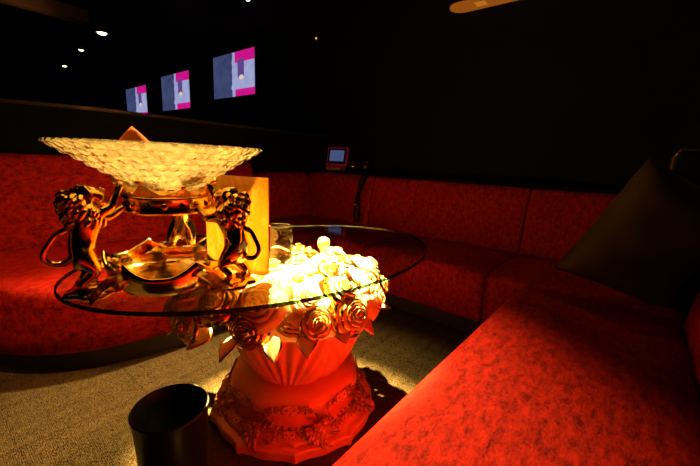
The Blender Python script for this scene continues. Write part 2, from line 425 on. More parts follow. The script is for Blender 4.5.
# glass top : an oval parallel to the right sofa
def glass_top():
    bm = bmesh.new(); n = 128
    ex, ey = .715, .468; ang = radians(45.8); gx, gy = -.2515-TX, 1.352-TY
    prof = [(.994, GZ), (1, GZ+.003), (1, GZ+.009), (.994, GZ+.012)]
    rings = []
    for s, z in prof:
        r = []
        for k in range(n):
            t = 2*pi*k/n; x, y = ex*cos(t)*s, ey*sin(t)*s
            r.append(bm.verts.new((gx+x*cos(ang)-y*sin(ang), gy+x*sin(ang)+y*cos(ang), z)))
        rings.append(r)
    for i in range(3):
        for k in range(n):
            f = bm.faces.new((rings[i][k], rings[i][(k+1) % n], rings[i+1][(k+1) % n], rings[i+1][k])); f.material_index = 1
    bm.faces.new(rings[0]); bm.faces.new(rings[-1])
    return obj('glass_top', bm, [M['table_glass'], M['glass_edge']], table, smooth=False)
glass_top()
def lobe(t):                              # ten pointed corners with a bulge between them
    x = abs(((t-radians(-117))*10/(2*pi)) % 1.0-.5)*2
    return .925+.075*x**3+.035*(1-x*x)**2
def slab_r(r, z, t, i): return r*lobe(t)
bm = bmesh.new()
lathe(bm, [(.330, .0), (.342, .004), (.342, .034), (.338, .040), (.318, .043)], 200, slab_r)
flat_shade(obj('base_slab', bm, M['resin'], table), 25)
bm = bmesh.new()
def step_r(r, z, t, i):
    w = max(0, min(1, (r-.21)/.11)); return r*(1-w+w*lobe(t))
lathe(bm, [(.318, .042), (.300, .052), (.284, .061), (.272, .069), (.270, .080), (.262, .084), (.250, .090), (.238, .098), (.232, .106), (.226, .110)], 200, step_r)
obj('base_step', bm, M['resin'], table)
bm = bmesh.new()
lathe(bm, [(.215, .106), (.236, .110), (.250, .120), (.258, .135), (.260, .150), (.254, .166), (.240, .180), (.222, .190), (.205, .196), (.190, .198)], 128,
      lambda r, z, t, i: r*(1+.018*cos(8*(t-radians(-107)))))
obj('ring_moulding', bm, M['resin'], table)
# fluted urn: four fanned shells
bm = bmesh.new()
prof = [(.185+.085*(k/22)**1.15+.012*sin(pi*k/22), .194+.23*k/22) for k in range(23)]
def urn_r(r, z, t, i):
    k = (z-.194)/.23
    ph = ((t-radians(-96)+pi/4) / (pi/2)) % 1.0*2-1          # -1..1 inside each shell
    fan = ph/(.42+.62*k)
    flute = abs(sin(pi*3.6*fan+1.2*k))
    edge = max(0, 1-abs(ph)**6)
    return r+.017*flute*edge*(.35+.65*min(1, k*3))-.012*(1-edge)
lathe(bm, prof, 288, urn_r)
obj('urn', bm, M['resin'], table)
bm = bmesh.new()
lathe(bm, [(.27, .415), (.30, .44), (.28, .48), (.20, .52), (.12, .56), (.03, .575)], 64)
obj('rose_bed', bm, M['rose'], table)

# roses
def rose_bm(layers, gilt=True, seed=0):
    rd = random.Random(seed); bm = bmesh.new()
    NS, NT = 6, 6
    for li, (n, r0, r1, h, z0, w, curl) in enumerate(layers):
        for k in range(n):
            phi = 2*pi*(k+.5*(li % 2)+rd.uniform(-.12, .12))/n+li*.7
            g = []
            for j in range(NT+1):
                t = j/NT; row = []
                for i in range(-NS, NS+1):
                    s = i/NS
                    rad = r0+(r1-r0)*(t**.75)+curl*max(0, t-.62)**2*3.2
                    wid = w*(.55+.45*sin(pi*min(1, t*1.25)/2))*(1-.10*t)
                    z = z0+h*(t-.30*t*t*abs(s)**2.2-.42*max(0, t-.62)**2*curl*40)
                    a = phi+s*wid
                    rr = rad*(1-.10*s*s*t)+.006*rd.uniform(-1, 1)*t*t*r1*3
                    row.append(bm.verts.new((rr*cos(a), rr*sin(a), z)))
                g.append(row)
            for j in range(NT):
                for i in range(2*NS):
                    f = bm.faces.new((g[j][i], g[j][i+1], g[j+1][i+1], g[j+1][i]))
                    if gilt and (j == NT-1): f.material_index = 1
    # tight spiral heart
    lathe(bm, [(.10, .0), (.13, .2), (.12, .45), (.06, .56), (.005, .58)], 12)
    geo = bm.faces[:]
    bmesh.ops.recalc_face_normals(bm, faces=geo)
    bmesh.ops.solidify(bm, geom=geo, thickness=.022)
    return bm
OPEN = [(3, .10, .20, .52, .08, 1.25, .02), (3, .16, .30, .54, .05, 1.15, .05), (4, .22, .46, .52, .02, 1.0, .16), (5, .28, .66, .47, -.02, .85, .34), (5, .32, .86, .40, -.10, .82, .46)]
CLOSED = [(3, .10, .17, .60, .05, 1.3, .01), (3, .18, .27, .62, 0, 1.2, .04), (4, .26, .44, .60, -.05, 1.0, .12), (5, .32, .64, .50, -.12, .88, .24)]
def mesh_of(name, bm, mats):
    me = bpy.data.meshes.new(name); bm.to_mesh(me); bm.free()
    for m in mats: me.materials.append(m)
    me.polygons.foreach_set('use_smooth', [True]*len(me.polygons)); return me
R_OPEN = mesh_of('rose_open', rose_bm(OPEN, True, 1), [M['rose'], M['rose_gilt']])
R_PLAIN = mesh_of('rose_plain', rose_bm(OPEN, False, 2), [M['rose'], M['rose_gilt']])
R_CLOSED = mesh_of('rose_closed', rose_bm(CLOSED, True, 3), [M['rose'], M['rose_gilt']])
R_DARK = mesh_of('rose_gilded', rose_bm(OPEN, True, 4), [M['gilt'], M['rose_gilt']])
def put(me, name, loc, direc, s, spin=0, parent=table):
    o = link(name, me, parent)
    d = Vector(direc).normalized()
    o.rotation_mode = 'QUATERNION'
    o.rotation_quaternion = d.to_track_quat('Z', 'Y') @ Matrix.Rotation(spin, 3, 'Z').to_quaternion()
    o.location = loc; o.scale = (s, s, s); return o
rd = random.Random(11)
ROT = radians(46)
def oval(t, ru, rv):                    # the rose mass is an oval like the glass
    x, y = ru*cos(t), rv*sin(t)
    return x*cos(ROT)-y*sin(ROT)-.03, x*sin(ROT)+y*cos(ROT)
def ring_of(n, ru, rv, z, tilt, size, ph, meshes):
    for k in range(n):
        t = 2*pi*k/n+ph; x, y = oval(t, ru, rv)
        if (Vector((x, y))-Vector((-.097, -.36))).length < .075 and z < .52: continue
        out = Vector((x+.03, y, 0)).normalized()
        d = out*cos(tilt)+Vector((rd.uniform(-.15, .15), rd.uniform(-.15, .15), sin(tilt)))
        sz = size*rd.uniform(.9, 1.12)
        put(meshes[k % len(meshes)], 'rose', (x, y, z+rd.uniform(-.015, .01)), d, sz, rd.uniform(0, 6.28))
ring_of(16, .405, .315, .495, radians(16), .080, .1, [R_OPEN, R_PLAIN, R_CLOSED])
ring_of(14, .365, .270, .558, radians(45), .080, .35, [R_PLAIN, R_OPEN, R_PLAIN])
ring_of(9, .235, .165, .575, radians(70), .082, .2, [R_PLAIN, R_CLOSED, R_OPEN])
for q in (-.09, .05):
    put(R_PLAIN, 'rose', (q*cos(ROT)-.03, q*sin(ROT), .582), (0, 0, 1), .088, q*9)
# one big gilded rose faces the camera on the front of the urn, a second one to its right
g = put(R_DARK, 'rose', (-.098, -.345, .497), (-.2, -1, .12), .068, .4); g['label'] = 'dark gilded rose'
put(R_OPEN, 'rose', (.04, -.27, .52), (.15, -1, .55), .074, 1.2)
# pale rose bud at the far rim
bm = bmesh.new(); lathe(bm, [(.002, -.01), (.018, 0), (.03, .02), (.031, .038), (.024, .056), (.012, .064), (.002, .066)], 20, lambda r, z, t, i: r*(1+.06*sin(3*t+40*z)))
o = obj('rose_bud', bm, M['rose'], table); o.location = (.075, .365, .575)
# leaves between the roses
def leaf_bm():
    bm = bmesh.new(); g = []
    for j in range(9):
        t = j/8; wd = .42*sin(pi*t**.8)*(1-.2*t); row = []
        for i in range(-4, 5):
            s = i/4
            row.append(bm.verts.new((s*wd, -.05*s*s-.22*t*t+.10*abs(s)*wd, t)))
        g.append(row)
    for j in range(8):
        for i in range(8):
            f = bm.faces.new((g[j][i], g[j][i+1], g[j+1][i+1], g[j+1][i]))
            if i in (0, 7): f.material_index = 1
    bmesh.ops.remove_doubles(bm, verts=bm.verts, dist=1e-4)
    bmesh.ops.solidify(bm, geom=bm.faces[:], thickness=.03)
    return bm
LEAF = mesh_of('leaf', leaf_bm(), [M['rose'], M['rose_gilt']])
for k in range(18):
    t = 2*pi*k/18+.17; x, y = oval(t, .35, .285)
    out = Vector((x+.03, y, 0)).normalized()
    put(LEAF, 'leaf', (x, y, .462), out*1.0+Vector((rd.uniform(-.3, .3), rd.uniform(-.3, .3), rd.uniform(-.55, -.05))), rd.uniform(.085, .11), rd.uniform(-.4, .4))

# gilded floral ornaments applied to the pedestal
def scroll_bm(seed):
    rd = random.Random(seed); bm = bmesh.new()
    for sgn in (-1, 1):
        for (x0, z0, r, turns, dz) in ((.25, 0, .22, 1.3, 1), (.62, .05, .17, 1.2, -1), (.92, -.02, .12, 1.2, 1)):
            pts = []; rr = []
            for k in range(18):
                q = k/17; a = q*turns*2*pi; R_ = r*(1-.8*q)
                pts.append((sgn*(x0+R_*sin(a)), -.05-.05*q, z0+dz*(R_*cos(a)))); rr.append(.045*(1-.5*q))
            tube(bm, pts, rr, 6, 1)
        for k in range(6):
            q = .3+k*.14
            ball(bm, (sgn*q, -.06, rd.uniform(-.2, .2)), .075, 1, .7, 1.3, 8, 6, k % 2)
    for (x, z, s) in ((-.17, .02, .24), (.17, .02, .24), (0, -.16, .17)):
        for k in range(5):
            a = 2*pi*k/5
            ball(bm, (x+.55*s*cos(a), -.07, z+.55*s*sin(a)), s*.42, 1, .55, 1, 10, 6, 0)
        ball(bm, (x, -.11, z), s*.3, 1, .7, 1, 10, 6, 1)
    return bm
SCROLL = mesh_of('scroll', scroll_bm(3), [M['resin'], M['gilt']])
def bouquet_bm(seed):
    rd = random.Random(seed); bm = bmesh.new()
    for k in range(9):
        a = rd.uniform(0, 6.28); q = sqrt(rd.random())*.75
        cx, cz = q*cos(a), q*sin(a)*.8
        for j in range(5):
            b = 2*pi*j/5+k
            ball(bm, (cx+.13*cos(b), -.08+.02*rd.random(), cz+.13*sin(b)), .12, 1, .5, 1, 8, 5, 1 if (k+j) % 4 else 0)
        ball(bm, (cx, -.13, cz), .07, 1, .8, 1, 8, 5, 1)
    for k in range(9):
        a = 2*pi*k/9+rd.uniform(-.2, .2)
        p = [(.5*cos(a), -.02, .42*sin(a)), (.85*cos(a+.1), -.08, .75*sin(a+.1)), (1.1*cos(a+.3), -.03, .98*sin(a+.3))]
        tube(bm, p, [.05, .09, .01], 6, 1)
    return bm
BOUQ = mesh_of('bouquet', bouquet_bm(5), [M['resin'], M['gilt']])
def on_surface(me, name, ang, r, z, lean, s):
    """local -Y of the ornament points outwards, tipped up by lean"""
    o = link(name, me, table)
    o.rotation_mode = 'QUATERNION'
    o.rotation_quaternion = Matrix.Rotation(ang+pi/2, 3, 'Z').to_quaternion() @ Matrix.Rotation(-lean, 3, 'X').to_quaternion()
    o.location = (r*cos(ang), r*sin(ang), z); o.scale = (s, s*.8, s); return o
for k in range(8):
    a = radians(-85)+k*pi/4
    on_surface(SCROLL, 'scroll_ornament', a, .257, .148, radians(8), .074)
    on_surface(SCROLL, 'scroll_ornament', a+radians(0), .288, .070, radians(58), .058)
    on_surface(BOUQ, 'flower_ornament', a+radians(22.5), .292, .074, radians(52), .066)
# beaded moulding between step and ring
bm = bmesh.new()
for k in range(72):
    t = 2*pi*k/72; r = step_r(.272, 0, t, 0)
    ball(bm, (r*cos(t), r*sin(t), .081), .006, u=8, v=5)
obj('bead_moulding', bm, M['gilt'], table)

# ------------------------------------------------------------------ gold lion bowl stand
GT = GZ+.012
SX, SY = -.524, .995
stand = thing('bowl_stand', 'gold stand of three rearing lions holding up a crown on the glass', 'bowl stand', (SX, SY, GT))
DIRS = [radians(-132), radians(-12), radians(108)]
# trefoil dish between the lions
def tre(t): return .5+.5*cos(3*(t-DIRS[0]))          # 1 at the lions, 0 between them
def dish_r(r, z, t, i): return r*(1.02-.16*tre(t)**1.5)
def lip(t):
    k = tre(t); return .006+.034*max(0, 1-abs(k-.45)/.42)
prof = [(.0005, .012), (.10, .012), (.150, .014), (.160, .03), (.172, .045), (.178, .050), (.184, .048), (.183, .038), (.176, .018), (.166, .004), (.10, 0), (.0005, 0)]
def dish_z(r, z, t, i):
    return z+(lip(t)*(z/.05) if z > .02 else 0)
bm = bmesh.new(); lathe(bm, prof, 144, dish_r, dish_z, close=False)
bmesh.ops.remove_doubles(bm, verts=bm.verts, dist=.0006)
obj('base_dish', bm, M['gold'], stand)
# folded scroll plates beside each lion
def plate_bm():
    bm = bmesh.new(); g = []
    for j in range(13):
        t = j/12; row = []
        x = -.075+.10*t; z = .008+.062*sin(pi*min(1, t*1.15)/2)**1.2-.05*max(0, t-.72)*2
        for i in range(-5, 6):
            s = i/5
            row.append(bm.verts.new((x, s*(.020+.016*t), z-.014*s*s+.006*sin(6*t))))
        g.append(row)
    for j in range(12):
        for i in range(10): bm.faces.new((g[j][i], g[j][i+1], g[j+1][i+1], g[j+1][i]))
    bmesh.ops.solidify(bm, geom=bm.faces[:], thickness=.006)
    return bm
PLATE = mesh_of('scroll_plate', plate_bm(), [M['gold']])
for d in DIRS:
    for s in (-1, 1):
        o = link('scroll_plate', PLATE, stand)
        a = d+s*radians(27)
        o.location = (.165*cos(a), .165*sin(a), .004); o.rotation_euler = (0, 0, a+pi+s*radians(-30))

def skin_mesh(name, nodes, edges, levels=2):
    me = bpy.data.meshes.new(name+'_tmp')
    me.from_pydata([n[:3] for n in nodes], edges, []); me.update()
    o = bpy.data.objects.new(name+'_tmp', me); COL.objects.link(o)
    o.modifiers.new('skin', 'SKIN')
    if not me.skin_vertices: me.attributes  # layer is created by the modifier below
    bm = bmesh.new(); bm.from_mesh(me); lay = bm.verts.layers.skin.verify()
    bm.verts.ensure_lookup_table()
    for i, n in enumerate(nodes):
        r = n[3]; bm.verts[i][lay].radius = (r, r if len(n) < 5 else n[4]); bm.verts[i][lay].use_root = (i == 0)
    bm.to_mesh(me); bm.free()
    o.modifiers['skin'].use_smooth_shade = True
    sb = o.modifiers.new('sub', 'SUBSURF'); sb.levels = levels; sb.render_levels = levels
    dg = bpy.context.evaluated_depsgraph_get(); dg.update()
    out = bpy.data.meshes.new_from_object(o.evaluated_get(dg)); out.name = name
    bpy.data.objects.remove(o); bpy.data.meshes.remove(me)
    out.polygons.foreach_set('use_smooth', [True]*len(out.polygons))
    return out
# lion, side on: +X faces the crown, Z up, paws on z = 0
LN = [(-.030, 0, .085, .028),            # 0 pelvis
      (-.020, 0, .118, .027),            # 1 waist
      (-.004, 0, .155, .031),            # 2 chest
      (-.002, 0, .188, .027),            # 3 shoulder / neck
      (-.004, 0, .224, .024),            # 4 head
      (.020, 0, .226, .019),             # 5 brow
      (.045, 0, .219, .012),             # 6 muzzle
      (.038, 0, .198, .007),             # 7 jaw
      # hind legs
      (-.014, .026, .072, .026), (.012, .030, .050, .016), (-.018, .030, .026, .009), (-.008, .030, .009, .010), (.014, .031, .008, .009),
      (-.018, -.026, .072, .026), (.004, -.030, .048, .016), (-.030, -.030, .026, .009), (-.020, -.030, .009, .010), (.004, -.031, .008, .009),
      # fore legs: one reaching level to the crown, the other raised high
      (.020, .022, .172, .015), (.050, .022, .166, .011), (.074, .018, .184, .008), (.090, .014, .192, .009),
      (.020, -.022, .182, .015), (.046, -.024, .198, .011), (.062, -.020, .232, .008), (.074, -.016, .256, .009),
      # ears
      (-.010, .017, .243, .006), (-.010, -.017, .243, .006)]
LE = [(0, 1), (1, 2), (2, 3), (3, 4), (4, 5), (5, 6), (5, 7), (0, 8), (8, 9), (9, 10), (10, 11), (11, 12), (0, 13), (13, 14), (14, 15), (15, 16), (16, 17),
      (3, 18), (18, 19), (19, 20), (20, 21), (3, 22), (22, 23), (23, 24), (24, 25), (4, 26), (4, 27)]
LZ = 1.08
tail = smooth_path([(-.040, 0, .080), (-.054, .004, .070), (-.072, .008, .071), (-.086, .008, .082), (-.087, .006, .100), (-.074, .002, .122), (-.062, 0, .138), (-.040, 0, .148)], 4)
b0 = len(LN)
for i, p in enumerate(tail):
    q = i/(len(tail)-1)
    LN.append((p.x, p.y, p.z, .0078-.0022*q if q < .88 else .008))
    LE.append((0 if i == 0 else b0+i-1, b0+i))
LION = skin_mesh('lion', LN, LE, 2); LION.materials.append(M['gold'])
def mane_bm():
    rd = random.Random(4); bm = bmesh.new()
    for k in range(90):
        th = rd.uniform(-pi, pi); q = rd.random()
        # wraps the back of the head, cheeks and chest
        c = Vector((-.012, 0, .228)).lerp(Vector((.004, 0, .166)), q)
        rx = .026+.006*sin(pi*q)
        d = Vector((-abs(cos(th))*.9 if q < .45 else cos(th), sin(th), rd.uniform(-.2, .5)*(1-q)))
        d.normalize()
        p0 = c+d*rx*.75; down = Vector((-.012, 0, -.020))+d*.010
        pts = [p0, p0+d*.010+down*.25, p0+d*.010+down*.65, p0+d*.002+down*1.05]
        tube(bm, pts, [.005, .0075, .006, .0015], 6)
    return bm
MANE = mesh_of('mane', mane_bm(), [M['mane_gold']])
RL = .192
EYE = bmesh.new(); ball(EYE, (0, 0, 0), .0036, u=8, v=6); EYE = mesh_of('eye', EYE, [M['mane_gold']])
for d in DIRS:
    lo = link('lion', LION, stand)
    lo.location = (RL*cos(d), RL*sin(d), .010); lo.rotation_euler = (0, 0, d+pi)
    lo.scale = (1.04, 1.04, LZ)
    mo = link('mane', MANE, lo)
    for sx in (-1, 1): link('eye', EYE, lo).location = (.034, sx*.012, .236)
    # rock foot under the paws
    bm = bmesh.new()
    lathe(bm, [(.062, 0), (.066, .005), (.060, .011), (.03, .015), (.001, .016)], 40, lambda r, z, t, i: r*(1+.10*sin(5*t)+.05*sin(9*t+1)))
    po = obj('lion_foot', bm, M['gold'], stand); po.location = (RL*cos(d), RL*sin(d), 0)
# crown
CR = .106
crown_z0 = .200
bm = bmesh.new()
lathe(bm, [(CR, crown_z0), (CR+.004, crown_z0+.002), (CR+.006, crown_z0+.007), (CR+.002, crown_z0+.011), (CR+.003, crown_z0+.036), (CR+.008, crown_z0+.040), (CR+.008, crown_z0+.046),
           (CR+.002, crown_z0+.049), (CR-.006, crown_z0+.048), (CR-.006, crown_z0+.002)], 96)
r0 = bm.verts[:]
cr_o = obj('crown_band', bm, M['crown_gold'], stand)
bm = bmesh.new(); n = 160; g = []
for j in range(9):
    q = j/8; row = []
    for k in range(n):
        t = 2*pi*k/n; x = (t*8/(2*pi)) % 1.0
        pk = abs(2*x-1)**1.7                      # pointed arches between eight spikes
        big = 1 if int(round(t*8/(2*pi))) % 2 == 0 else .62
        hgt = .008+.030*pk*big
        z = crown_z0+.046+hgt*q; r = CR+.001+.55*(z-crown_z0-.046)
        row.append(bm.verts.new((r*cos(t), r*sin(t), z)))
    g.append(row)
for j in range(8):
    for k in range(n): bm.faces.new((g[j][k], g[j][(k+1) % n], g[j+1][(k+1) % n], g[j+1][k]))
bmesh.ops.solidify(bm, geom=bm.faces[:], thickness=.005)
obj('crown_points', bm, M['crown_gold'], stand)
for k in range(8):
    t = 2*pi*k/8; big = k % 2 == 0
    z = crown_z0+.046+(.036 if big else .024)+.006; r = CR+.003+.55*(z-crown_z0-.046)
    bm = bmesh.new(); ball(bm, (0, 0, 0), .0095 if big else .0075, 1, 1, .8); ball(bm, (0, 0, .008), .003, u=8, v=6)
    o = obj('crown_ball', bm, M['gold'], stand); o.location = (r*cos(t), r*sin(t), z)
for k in range(16):
    t = 2*pi*k/16
    bm = bmesh.new(); ball(bm, (0, 0, 0), .009, .5, 1, 1 if k % 2 else .7)
    o = obj('crown_gem', bm, M['dark_glass'] if k % 2 == 0 else M['gold'], stand); o.location = ((CR+.004)*cos(t), (CR+.004)*sin(t), crown_z0+.024); o.rotation_euler = (0, 0, t)

# ------------------------------------------------------------------ cut glass bowl and the fruit in it
BZ = GT+.262
BS = .83
bowl = thing('glass_bowl', 'wide shallow cut crystal bowl glowing gold on top of the crown', 'bowl', (SX, SY, BZ))
NB = 256
outer = [(0.0005, 0), (.06, 0), (.100, .000), (.108, .006)]
for k in range(1, 43):
    q = k/42; outer.append((.108+(.312-.108)*q, 6e-3+.108*q**.93 if q < .9 else .006+.108*(.9**.93)+.10*.108*(1-((1-q)/.1)**2)*.9))
inner = [(.316, .115), (.312, .121), (.303, .119)]+[(.303-(.303-.10)*k/16, .119-.103*(k/16)**1.05) for k in range(1, 17)]+[(.05, .010), (.0005, .010)]
prof = outer+inner
def bowl_off(r, z, t, i):
    if 4 <= i < len(outer):
        row = (i-3)/6.0
        ph = t*44/(2*pi)+(.5 if int(row) % 2 else 0)
        return abs(sin(pi*row))*abs(sin(pi*ph))
    return 0
def bowl_r(r, z, t, i):
    rim = 1+.004*cos(44*t)*max(0, (r-.26)/.05) if r > .26 else 1
    return (r+.0035*bowl_off(r, z, t, i))*rim*(BS if r > .1 else BS)
def bowl_z(r, z, t, i):
    return z-.004*bowl_off(r, z, t, i)
bm = bmesh.new(); lathe(bm, prof, NB, bowl_r, bowl_z, close=False)
bmesh.ops.remove_doubles(bm, verts=bm.verts, dist=.0006)
obj('bowl_body', bm, M['bowl'], bowl)
def wedge(label, x, y, z, s, rot, flat=.75):
    bm = bmesh.new(); g = []
    # a pointed orange segment: triangular cross outline with a rounded belly
    for j in range(9):
        t = j/8; w = (1-t)**.9*(.45+.55*min(1, t/.4)); row = []
        for k in range(12):
            a = 2*pi*k/12; row.append(bm.verts.new((w*cos(a)*1.0, w*sin(a)*flat, t*1.15)))
        g.append(row)
    for j in range(8):
        for k in range(12): bm.faces.new((g[j][k], g[j][(k+1) % 12], g[j+1][(k+1) % 12], g[j+1][k]))
    bm.faces.new(g[0]); bmesh.ops.remove_doubles(bm, verts=bm.verts, dist=1e-4)
    o = obj('fruit_wedge', bm, M['amber']); o.location = (x, y, z); o.scale = (s, s, s); o.rotation_euler = rot
    tag(o, label, 'fruit', 'orange pieces in the crystal bowl'); return o
wedge('tall pointed orange piece sticking up above the bowl rim', SX-.075, SY-.01, BZ+.045, .105, (0, -.05, .25), .45)
wedge('small orange piece behind the rim just right of the tall one', SX-.005, SY-.045, BZ+.034, .066, (0, .1, 1.1))
wedge('small orange piece lying in the right half of the crystal bowl', SX+.095, SY-.03, BZ+.040, .058, (.1, 0, 2.2))

# ------------------------------------------------------------------ acrylic menu card
card = thing('menu_stand', 'amber lit translucent menu panel standing behind the right lion', 'menu stand', (-.249, 1.052, GT), radians(70))
bm = bmesh.new(); box(bm, -.0025, .0025, 0, .24, .004, .300, .0012); obj('panel', bm, M['acrylic'], card, smooth=False)
bm = bmesh.new(); box(bm, -.022, .022, .0, .24, 0, .004, .001); obj('foot', bm, M['acrylic'], card, smooth=False)
bm = bmesh.new(); box(bm, -.004, .004, -.004, .0, .075, .155, .001); o = obj('edge_clip', bm, M['red_plastic'], card, smooth=False); o['label'] = 'red clip on the panel edge'

# ------------------------------------------------------------------ tumbler
bm = bmesh.new()
prof = [(.0005, 0), (.034, 0), (.037, .003), (.0385, .02), (.0395, .10), (.041, .112), (.041, .118), (.0395, .122), (.040, .140), (.0385, .142), (.037, .140), (.0365, .122), (.0365, .02), (.034, .014), (.0005, .012)]
lathe(bm, prof, 72, lambda r, z, t, i: r+(.0012*cos(24*t) if 3 <= i <= 4 else 0), close=False)
bmesh.ops.remove_doubles(bm, verts=bm.verts, dist=.0006)
o = obj('tumbler', bm, M['tumbler']); o.location = (-.231, 1.135, GT)
tag(o, 'clear cut glass tumbler standing right of the amber menu panel', 'glass')

# ------------------------------------------------------------------ waste bin
wb = thing('waste_bin', 'black round open waste bin on the carpet beside the pedestal', 'bin', (-.512, .912, 0))
bm = bmesh.new()
lathe(bm, [(.0005, 0), (.082, 0), (.088, .004), (.104, .272), (.106, .276), (.104, .280), (.101, .277), (.086, .010), (.0005, .008)], 96, close=False)
bmesh.ops.remove_doubles(bm, verts=bm.verts, dist=.0006)
obj('body', bm, M['bin'], wb)
bm = bmesh.new(); lathe(bm, [(.1045, .272), (.1075, .2745), (.1078, .2785), (.105, .282), (.1015, .281), (.101, .2765)], 96, close=False)
obj('rim', bm, M['bin'], wb)

# ------------------------------------------------------------------ dark cushion on the right sofa
def cushion_bm(w, h, d, nx=28):
    bm = bmesh.new(); rd = random.Random(2)
    for side in (1, -1):
        g = []
        for j in range(nx+1):
            row = []
            for i in range(nx+1):
                x = i/nx*2-1; y = j/nx*2-1
                e = (1-abs(x)**2.6)*(1-abs(y)**2.6)
                th = d*max(0, e)**.45
                pin = 1-.10*(1-abs(x)**2)*abs(y)**3; piny = 1-.10*(1-abs(y)**2)*abs(x)**3
                wr = .010*sin(9*y+3*x*y+1.5*sin(4*x))*e**.6+.006*sin(17*y+5*x)*max(0, x)*e**.5
                row.append(bm.verts.new((x*w/2*piny, side*(th/2+wr*(1 if side > 0 else .4)), y*h/2*pin)))
            g.append(row)
        for j in range(nx):
            for i in range(nx):
                q = (g[j][i], g[j][i+1], g[j+1][i+1], g[j+1][i]); bm.faces.new(q if side < 0 else q[::-1])
    bmesh.ops.remove_doubles(bm, verts=bm.verts, dist=.0004)
    return bm
cu = obj('cushion', cushion_bm(.60, .60, .22), M['satin'])
cu.location = W(2.02, -.10, .72); cu.rotation_euler = (radians(-18), radians(-20), ANG+radians(128))
tag(cu, 'large dark brown satin cushion leaning at the right end of the sofa', 'cushion')

# ------------------------------------------------------------------ gold edged board behind the cushion
bd = thing('menu_board', 'dark board with a gold edge standing behind the brown cushion', 'board', W(2.58, -.125, .417), radians(-90))
bm = bmesh.new(); box(bm, -.006, .006, 0, .42, .0, .72, .004); obj('panel', bm, M['black_plastic'], bd, smooth=False)
bm = bmesh.new(); tube(bm, [(0, -.012, 0), (0, -.012, .685), (0, .018, .728), (0, .42, .728)], .007, 10); obj('gold_edge', bm, M['brass'], bd)

# ------------------------------------------------------------------ televisions on the back wall of the room beyond
def make_tv():
    t = thing('wall_mounted_television', '', 'television', (0, 0, 0), ANG, 'televisions on the back wall')
    bm = bmesh.new(); box(bm, -.05, -.004, -.535, .535, -.315, .315, .006); obj('housing', bm, M['black_plastic'], t, smooth=False)
    bm = bmesh.new()
    bm.faces.new([bm.verts.new(p) for p in ((-.0515, -.518, -.295), (-.0515, .518, -.295), (-.0515, .518, .295), (-.0515, -.518, .295))])
    obj('screen', bm, M['tv'], t, smooth=False)
    bm = bmesh.new(); box(bm, -.004, .0, -.2, .2, -.15, .15); obj('wall_bracket', bm, M['black_plastic'], t, smooth=False)
    return t
tvp = make_tv()
for i, (c, z, lab) in enumerate(((4.755, 2.14, 'largest and rightmost lit television, blue and magenta picture'), (6.56, 2.06, 'middle one of the three lit televisions on the dark wall'), (8.29, 1.99, 'smallest and leftmost lit television, half cut by the ledge'))):
    t = tvp if i == 0 else dup(tvp)
    t.location = W(A1-.0003, c, z); t['label'] = lab

# ------------------------------------------------------------------ small things on the shelf behind the far sofa
SH = .90
dv = thing('tablet_remote', 'small red framed tablet with a bluish screen in its dock on the shelf', 'tablet', W(2.965, 2.64, SH), ANG+radians(6))
Mt = Matrix.Translation((0, 0, .05)) @ Matrix.Rotation(radians(10), 4, 'Y')
bm = bmesh.new(); box(bm, -.012, .012, -.135, .135, .0, .205, .008, M4=Mt); obj('frame', bm, M['red_glow'], dv, smooth=False)
bm = bmesh.new(); box(bm, -.0145, -.0121, -.118, .118, .022, .188, 0, M4=Mt); obj('bezel', bm, M['black_plastic'], dv, smooth=False)
bm = bmesh.new(); box(bm, -.0155, -.0146, -.095, .095, .05, .170, 0, M4=Mt); obj('screen', bm, M['device_screen'], dv, smooth=False)
bm = bmesh.new(); box(bm, -.06, .05, -.10, .10, .0, .048, .012); obj('dock', bm, M['white_plastic'], dv, smooth=False)
def globe(label, c, r, warm):
    t = thing('candle_globe', label, 'candle holder', W(2.955, c, SH), ANG)
    bm = bmesh.new(); lathe(bm, [(.0005, 0), (r*.6, 0), (r*.9, r*.4), (r, r), (r*.9, r*1.6), (r*.62, r*1.95), (r*.58, r*1.9), (r*.8, r*1.5), (r*.9, r), (r*.8, r*.4), (.0005, .01)], 32, close=False)
    obj('globe', bm, M['dark_glass'], t)
    bm = bmesh.new(); lathe(bm, [(.0005, .012), (.018, .012), (.018, r*1.0), (.004, r*1.05), (.0005, r*1.3)], 16, close=False)
    obj('candle', bm, M['amber'] if warm else M['black_plastic'], t)
globe('dark round candle globe right beside the red framed tablet', 2.385, .062, True)
globe('dark round candle globe left of the hanging black strap', 2.225, .066, False)
# black strap with chrome studs hanging over the backrest
st = thing('strap', 'black strap with chrome buckles hanging over the far sofa backrest', 'strap', W(2.69, 2.09, .40), ANG)
bm = bmesh.new()
p = smooth_path([(.10, 0, .505), (.060, .0, .492), (.028, .01, .42), (.014, .02, .34), (-.006, .03, .22), (-.018, .03, .10), (-.025, .015, .03)], 5)
tube(bm, p, .014, 8)
p = smooth_path([(.10, -.05, .505), (.058, -.05, .490), (.026, -.03, .41), (.008, .0, .31), (-.010, -.02, .20), (-.020, -.03, .09), (-.026, -.02, .03)], 5)
tube(bm, p, .012, 8)
obj('webbing', bm, M['strap'], st)
for (x, y, z, s) in ((.012, .02, .35, .016), (.012, -.005, .33, .014), (-.010, .02, .20, .02), (.036, -.03, .44, .012), (.04, .005, .45, .012)):
    bm = bmesh.new(); ball(bm, (0, 0, 0), s, .6, 1, .6, 10, 6); o = obj('buckle', bm, M['chrome'], st); o.location = (x-.012, y, z)

